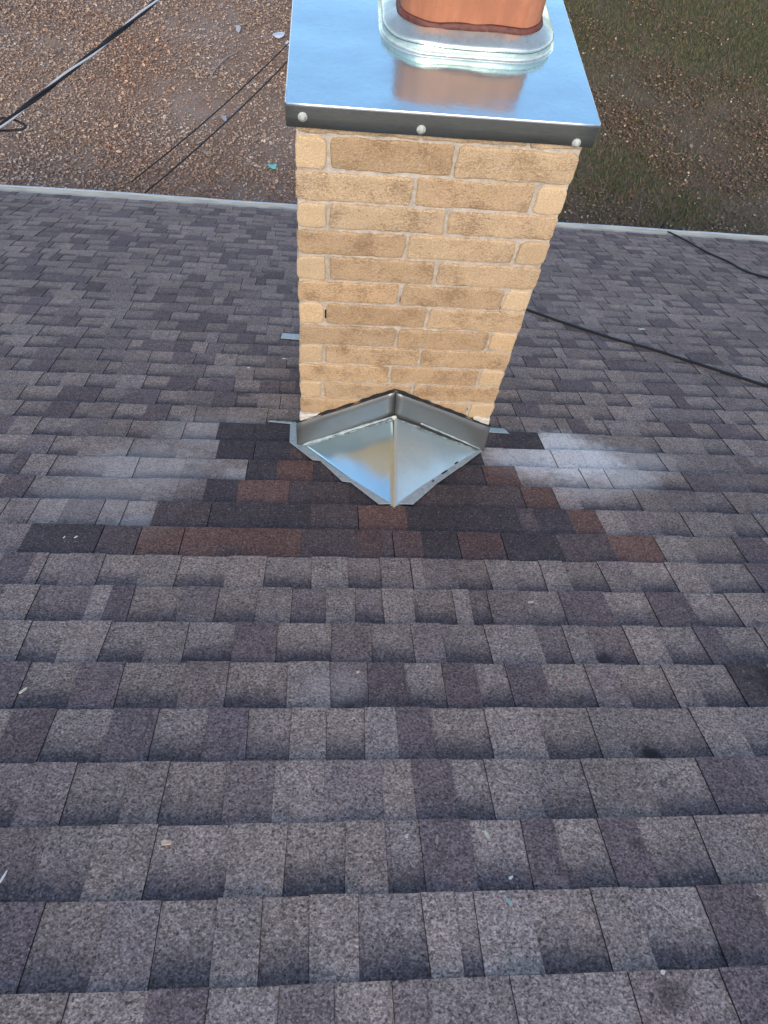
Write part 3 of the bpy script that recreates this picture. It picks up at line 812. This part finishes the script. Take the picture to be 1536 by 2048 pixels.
# headwall pieces standing against the bricks
bm = bmesh.new()
AT = Vector((.246, YF - .012, -1.868))
HL = [Vector((-.092, YF - .012, -2.222)), AP + Vector((-.004, .001, -.004)), AT + Vector((-.0015, 0, 0)), Vector((-.093, YF - .009, -2.066))]
HR = [AP + Vector((.002, .001, -.004)), Vector((.618, YF - .012, -2.222)), Vector((.612, YF - .009, -2.052)), AT + Vector((.003, -.002, -.002))]
for P_, sd in ((HL, 1), (HR, 4)):
    n = 14; G = []
    for i in range(n + 1):
        c = []
        for j in range(5):
            p = P_[0].lerp(P_[1], i / n).lerp(P_[3].lerp(P_[2], i / n), j / 4)
            p = p + Vector((0, -.0025 * (.5 + noise.noise(p * 13 + Vector((sd, 0, 0)))), .003 * noise.noise(Vector((p.x * 25, sd, 0))) if j == 4 else 0))
            c.append(p)
        G.append(c)
    A_ = [[bm.verts.new(p) for p in c] for c in G]; B_ = [[bm.verts.new(p + Vector((0, .0025, 0))) for p in c] for c in G]
    for i in range(n):
        for j in range(4):
            f = bm.faces.new((A_[i][j], A_[i + 1][j], A_[i + 1][j + 1], A_[i][j + 1])); f.smooth = True
            bm.faces.new((B_[i][j + 1], B_[i + 1][j + 1], B_[i + 1][j], B_[i][j]))
        for j, s2 in ((0, 1), (4, -1)):
            q4 = (A_[i][j], B_[i][j], B_[i + 1][j], A_[i + 1][j]); bm.faces.new(q4)
    for i in (0, n):
        for j in range(4): bm.faces.new((A_[i][j], A_[i][j + 1], B_[i][j + 1], B_[i][j]))
bmesh.ops.recalc_face_normals(bm, faces=bm.faces)
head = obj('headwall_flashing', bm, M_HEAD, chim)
# black bead where the headwall meets brick, and a black tube painting the shade in the slit between the two pieces
def bead(pts, r, seed, n=40, amp=.6):
    P_ = [Vector(p) for p in pts]; out = []; rr = []
    for i in range(len(P_) - 1):
        for k in range(n): out.append(P_[i].lerp(P_[i + 1], k / n))
    out.append(P_[-1])
    for i, p in enumerate(out):
        rr.append(r * max(.12, 1 + amp * 1.6 * noise.noise(Vector((i * .21 + seed * 7, seed, 0)))))
        out[i] = p + Vector((0, 0, r * .8 * noise.noise(Vector((i * .13, seed, 4)))))
    b = bmesh.new(); tube(b, out, rr, 7); return b
up = Vector((0, .006, .003))
obj('sealant', bead([HL[3] + up, HL[2] + up, HR[2] + up], .0038, 2, 50, .9), M_BLKS, head)
bm = bmesh.new(); tube(bm, [AP + Vector((-.001, -.003, .004)), AT + Vector((0, -.003, -.002))], .0017, 6); obj('seam', bm, M_BLKS, head)
obj('sealant', bead([PL + Vector((.006, -.004, .004)), AP + Vector((-.004, -.006, .002))], .0052, 5, 46, .55), M_CAULK, pan)
obj('sealant', bead([PL + Vector((.030, -.014, .004)), AP + Vector((-.008, -.014, -.002))], .0042, 15, 46, 1.0), M_DCAULK, pan)
obj('sealant', bead([AP + Vector((.006, -.010, -.002)), PRt + Vector((-.020, -.010, .010))], .0040, 9, 46, .9), M_DCAULK, pan)
obj('sealant', bead([AP + Vector((.10, -.006, -.030)), PRt + Vector((-.006, -.004, .014))], .0032, 12, 40, .5), M_CAULK, pan)
bm = bmesh.new(); bmesh.ops.create_icosphere(bm, subdivisions=3, radius=.009)
for v in bm.verts: v.co = Vector((v.co.x * 1.1, v.co.y * .5, v.co.z * .7)) + noise.noise_vector(v.co * 150) * .002 + AP + Vector((0, -.008, .003))
obj('sealant', bm, M_WHITE, pan)
bm = bmesh.new(); bmesh.ops.create_icosphere(bm, subdivisions=3, radius=.012)
for v in bm.verts: v.co = Vector((v.co.x * 1.5, v.co.y * .7, v.co.z * .5)) + noise.noise_vector(v.co * 120) * .003 + rz(.578, 2.385, .016)
obj('foam_dab', bm, M_ORNG, pan)
# valley edges lying on the shingles, cut by every course
UPN = .0145
def strip(poly, nm, mt, par, th=.0016, n0=UPN):
    b = bmesh.new(); sheet(b, [rz(x, s_, n0) for x, s_ in poly], th, NR)
    bmesh.ops.recalc_face_normals(b, faces=b.faces); return obj(nm, b, mt, par)
strip([(-.125, 2.56), (-.100, 2.562), (-.094, 2.46), (-.088, 2.405), (-.065, 2.375), (-.005, 2.288), (.084, 2.163), (.233, 1.985), (.192, 1.981), (.102, 2.116), (.073, 2.122), (-.005, 2.262), (-.032, 2.266), (-.121, 2.398)], 'valley_edge', M_STRIP, pan)
strip([(.609, 2.371), (.600, 2.400), (.582, 2.405), (.256, 1.985), (.307, 1.985), (.394, 2.109), (.402, 2.121), (.502, 2.240), (.514, 2.252)], 'valley_edge', M_STRIP, pan)
for (a, b_, wd) in (((.592, 2.398), (.535, 2.325), .004), ((.612, 2.395), (.588, 2.402), .006), ((.500, 2.278), (.487, 2.262), .005), ((.452, 2.212), (.430, 2.186), .0045), ((.395, 2.140), (.388, 2.131), .003)):
    bm = bmesh.new(); P_ = [rz(a[0] + (b_[0] - a[0]) * t, a[1] + (b_[1] - a[1]) * t, .0178) for t in np.linspace(0, 1, 9)]
    tube(bm, P_, [wd * (.4 + .6 * abs(math.sin(3 + i * 1.7))) for i in range(9)], 6, flat=(*NR, .35)); obj('dark_sealant', bm, M_BLKS, pan)
# black joint along the uphill edge of the cut shingles
# mortar dabs at the two lower brick corners
for (x0, x1, z0, zt2) in ((-.080, -.005, -2.066, -2.022), (.540, .604, -2.048, -2.010)):
    bm = bmesh.new(); vs = box(bm, x0, x1, YF - .006, YF + .02, z0, zt2, .006, 3)
    for v in bm.verts:
        t = (v.co.x - x0) / (x1 - x0)
        if x0 > 0: t = 1 - t
        v.co.z += (.030 * t if v.co.z < (z0 + zt2) / 2 else .012 * t)
        v.co += noise.noise_vector(v.co * 60) * .003
    obj('mortar_dab', bm, M_WHITE, chim)
# side flashing steps along both flanks, seen as thin pale strips
def tape(poly, mt, par, nm, n0=.013):
    return strip(poly, nm, mt, par, .0015, n0)
tape([(-.120, 2.568), (-.205, 2.574), (-.212, 2.566), (-.18, 2.562), (-.150, 2.556), (-.120, 2.552)], M_CAULK, chim, 'side_flashing')
tape([(-.105, 3.568), (-.212, 3.578), (-.217, 3.503), (-.105, 3.492)], M_STRIP, chim, 'side_flashing')
tape([(.610, 2.578), (.735, 2.570), (.747, 2.528), (.690, 2.532), (.610, 2.545)], M_CAULK, chim, 'side_flashing')

# ------------------------------------------------------------ cables on the roof
cabs = [
 ('cable', [(1.02, 4.40), (1.10, 4.26), (1.194, 4.144), (1.344, 3.950), (1.475, 3.805), (1.604, 3.675), (1.737, 3.560), (1.852, 3.440), (1.956, 3.320), (2.06, 3.205), (2.164, 3.099), (2.4, 2.90), (2.8, 2.65)], .0078,
  'long smooth black cable lying across the shingles from behind the chimney to the right'),
 ('cable', [(3.105, 6.76), (3.110, 6.60), (3.132, 6.353), (3.127, 6.034), (3.147, 5.841), (3.181, 5.646), (3.175, 5.426), (3.201, 5.319), (3.29, 5.188), (3.49, 4.993), (3.9, 4.7)], .0075,
  'short wavy black cable coming over the gutter onto the roof'),
]
for nm, pts, r_, lb in cabs:
    P_ = [rz(x, s_ , .0105 + r_ + .003 * random.random()) for x, s_ in pts]
    if pts[0][1] > 6.7: P_ = [P_[0] + Vector((-.02, .10, -.5)), P_[0] + Vector((0, .075, -.03))] + P_
    bm = bmesh.new(); tube(bm, smooth_path(P_, 10), r_, 8)
    tag(recenter(obj(nm, bm, M_CABLE)), lb, 'cable', 'black cables on the roof')

# twisted service drop: two black conductors around a bare one
sd_ = thing('service_cable', 'twisted overhead power cable, black wires around a bare metal wire, above the leafy yard', 'cable', (-1.5, 4.2, H0 - 2.2))
ends = [Vector((-2.45, 1.40, -2.14)), Vector((-1.95, 2.35, -2.10)), Vector((-1.43, 3.34, -2.055)), Vector((-.93, 4.30, -1.99)), Vector((-.70, 4.80, -1.93)), Vector((-.15, 6.0, -1.75))]
base_path = smooth_path(ends, 26)
acc = 0; L_ = [0]
for a, b_ in zip(base_path, base_path[1:]): acc += (b_ - a).length; L_.append(acc)
def strand(phase, rr, ro):
    out = []
    for i, p in enumerate(base_path):
        t = (base_path[min(i + 1, len(base_path) - 1)] - base_path[max(i - 1, 0)]).normalized()
        a = t.cross(Vector((0, 0, 1))).normalized(); b_ = t.cross(a)
        an = phase + L_[i] * 2 * math.pi / .62
        out.append(p + (a * math.cos(an) + b_ * math.sin(an)) * ro * (1 + .3 * noise.noise(Vector((L_[i] * 3, phase, 0)))))
    b = bmesh.new(); tube(b, out, rr, 8); return b
obj('conductor', strand(0, .0058, .0062), M_CABLE, sd_); obj('conductor', strand(2.1, .0058, .0062), M_CABLE, sd_)
obj('neutral_wire', strand(4.2, .0052, .0068), M_ALU, sd_)
bm = bmesh.new()
hook = [Vector((-1.60, 3.30, -2.09)), Vector((-1.50, 3.33, -2.09)), Vector((-1.425, 3.31, -2.10)), Vector((-1.415, 3.285, -2.105)), Vector((-1.47, 3.27, -2.11)), Vector((-1.62, 3.26, -2.12))]
tube(bm, smooth_path(hook, 8), .0052, 7); obj('tail_loop', bm, M_CABLE, sd_)
# two thin dark lines below the eave, joined by a spacer
A1, B1 = Vector((-1.60, 5.68, -4.17)), Vector((-.30, 9.3, -4.62))
A2, B2 = Vector((-1.90, 6.35, -4.55)), Vector((-.43, 9.2, -4.53))
for k_, (a, b_, lb) in enumerate(((A1, B1, 'thin dark overhead wire reaching the gutter, right one of the parallel pair'), (A2, B2, 'thin dark overhead wire ending short of the gutter, left one of the parallel pair'))):
    pts = []
    for t in np.linspace(0, 1, 24):
        pts.append(a.lerp(b_, t) - Vector((0, 0, .10 * 4 * t * (1 - t) * .5)))
    bm = bmesh.new(); tube(bm, pts, .0085 if k_ == 0 else .0075, 6)
    tag(recenter(obj('wire', bm, M_CABLE)), lb, 'wire', 'thin wires over the yard')

random.seed(44)
# ------------------------------------------------------------ loose bits on the roof
def chip(x, s_, L, W_, ang, col, name, label, cat, group=None, shape='leaf', th=.0015, lift=.009):
    bm = bmesh.new()
    n = 10; top = []; bot = []
    for i in range(n):
        a = 2 * math.pi * i / n
        if shape == 'leaf': px = math.cos(a) * L / 2; py = math.sin(a) * W_ / 2 * (1 - .35 * math.cos(a))
        else:
            px = max(-.72, min(.72, math.cos(a))) / .72 * L / 2; py = max(-.72, min(.72, math.sin(a))) / .72 * W_ / 2
            px += random.uniform(-.12, .12) * L; py += random.uniform(-.1, .1) * W_
        X_ = px * math.cos(ang) - py * math.sin(ang); Y_ = px * math.sin(ang) + py * math.cos(ang)
        z = .25 * abs(py) + .0015 * random.random() + .12 * L * (px / (L / 2)) ** 2 * .3
        top.append(bm.verts.new((X_, Y_, z + th))); bot.append(bm.verts.new((X_, Y_, z)))
    bm.faces.new(top); bm.faces.new(bot[::-1])
    for i in range(n):
        j = (i + 1) % n; bm.faces.new((bot[i], bot[j], top[j], top[i]))
    M = ROOFM @ Matrix.Translation((x, s_, lift))
    key = 'm_%s_%.2f_%.2f' % (cat, col[0], col[2]); mt = bpy.data.materials.get(key) or mat(key, col, .7)
    o = obj(name, bm, mt, None, M); tag(o, label, cat, group); return o
chip(-.273, .798, .018, .0095, .1, (.62, .45, .32), 'wood_chip', 'tan wood chip lying on the shingles near the lower left', 'wood chip', shape='chip', th=.002)
G = 'dry leaf bits scattered on the roof'
chip(.337, .803, .018, .007, 1.9, (.58, .55, .40), 'leaf', 'pale yellowish leaf bit on the shingles right of the brownish one', 'leaf', G)
chip(.238, .795, .020, .006, 1.4, (.30, .24, .19), 'leaf', 'dull brown curled leaf bit on a dark shingle', 'leaf', G)
chip(.180, .803, .009, .006, 1.0, (.50, .48, .44), 'leaf', 'tiny pale leaf bit left of the brown curled one', 'leaf', G)
chip(.367, .716, .010, .005, .5, (.62, .62, .60), 'paint_flake', 'small white paint flake on a dark tab below the yellowish leaf bit', 'paint flake')
chip(.354, .672, .017, .007, 2.1, (.33, .42, .38), 'leaf', 'pale greenish leaf bit on a light shingle', 'leaf', G)
chip(-.661, 1.174, .022, .007, 1.0, (.66, .60, .45), 'leaf', 'cream seed-like leaf bit at the far left of the roof', 'leaf', G)
chip(-.545, .740, .024, .004, 1.35, (.70, .66, .60), 'straw', 'pale straw stalk at the left edge of the roof', 'straw')
chip(.619, 1.218, .020, .006, 1.7, (.42, .25, .20), 'leaf', 'pinkish brown leaf bit on a light shingle tab at right', 'leaf', G)
chip(.593, .547, .010, .007, .4, (.60, .52, .45), 'leaf', 'small pinkish tan crumb of leaf near the bottom right', 'leaf', G)
chip(-.749, 1.77, .012, .0035, 1.3, (.75, .74, .72), 'paint_flake', 'left of two tiny white flakes on the black patch shingle', 'paint flake')
chip(-.716, 1.771, .014, .004, 1.0, (.75, .74, .72), 'paint_flake', 'right of two tiny white flakes on the black patch shingle', 'paint flake')
chip(.591, 1.499, .018, .006, .1, (.50, .42, .38), 'leaf', 'pale grey-tan leaf bit on the course below the patch, right side', 'leaf', G)
chip(.100, 1.233, .010, .006, .9, (.60, .55, .50), 'leaf', 'tiny cream leaf bit left of the middle of the roof', 'leaf', G)
chip(1.814, 3.90, .045, .012, .2, (.62, .66, .66), 'paint_flake', 'pale curled flake on the shingles beyond the long black cable', 'paint flake', lift=.012)
chip(-.340, 3.111, .016, .010, .2, (.62, .60, .58), 'paint_flake', 'small white flake on the shingles left of the chimney', 'paint flake')
chip(-.181, 3.237, .028, .009, .0, (.55, .52, .48), 'paint_flake', 'elongated pale flake on the shingles close to the chimney', 'paint flake')
chip(-2.72, 6.42, .10, .03, -.1, (.34, .37, .40), 'paint_flake', 'long grey scrap near the gutter at the far left', 'scrap', shape='chip', lift=.013)

# ------------------------------------------------------------ litter in the yard
def scrap(x, y, L, W_, ang, col, name, label, cat, shape='chip'):
    bm = bmesh.new(); n = 12; top = []; bot = []
    for i in range(n):
        a = 2 * math.pi * i / n; rr = random.uniform(.8, 1.15)
        px, py = math.cos(a) * L / 2 * rr, math.sin(a) * W_ / 2 * rr
        X_ = px * math.cos(ang) - py * math.sin(ang); Y_ = px * math.sin(ang) + py * math.cos(ang)
        z = .02 * random.random() + .03 * (px / (L / 2)) ** 2
        top.append(bm.verts.new((X_, Y_, z + .004))); bot.append(bm.verts.new((X_, Y_, z)))
    bm.faces.new(top); bm.faces.new(bot[::-1])
    for i in range(n):
        j = (i + 1) % n; bm.faces.new((bot[i], bot[j], top[j], top[i]))
    o = obj(name, bm, mat(name + '_mat', col, .6), None, Matrix.Translation((x, y, .055))); tag(o, label, cat); return o
scrap(-.81, 9.81, .135, .10, .1, (.16, .50, .42), 'plastic_scrap', 'small turquoise plastic scrap on the leaves left of the chimney', 'litter')
scrap(-.90, 13.50, .21, .20, .2, (.50, .53, .58), 'paper_scrap', 'white scrap of paper on the ground beside the metal cap', 'litter')
scrap(-.70, 13.25, .15, .13, -.6, (.45, .48, .52), 'paper_scrap', 'smaller pale scrap touching the white paper by the metal cap', 'litter')
scrap(-1.60, 13.62, .09, .24, .1, (.42, .42, .43), 'paper_scrap', 'narrow upright pale scrap among the leaves in the upper yard', 'litter')
scrap(-1.62, 10.93, .07, .20, .5, (.30, .31, .33), 'paper_scrap', 'faint grey scrap under the pair of thin wires', 'litter')
bm = bmesh.new()
P_ = smooth_path([(-1.93, 12.1, GZ + .05), (-1.86, 12.35, GZ + .07), (-1.72, 12.65, GZ + .08), (-1.55, 12.9, GZ + .06)], 6)
tube(bm, P_, [.016 * (1 - .5 * i / len(P_)) for i in range(len(P_))], 6)
tag(recenter(obj('stick', bm, mat('bleached_wood', (.26, .23, .22), .8))), 'curved pale bleached stick lying on the fallen leaves', 'stick')

S.render.engine = 'CYCLES'
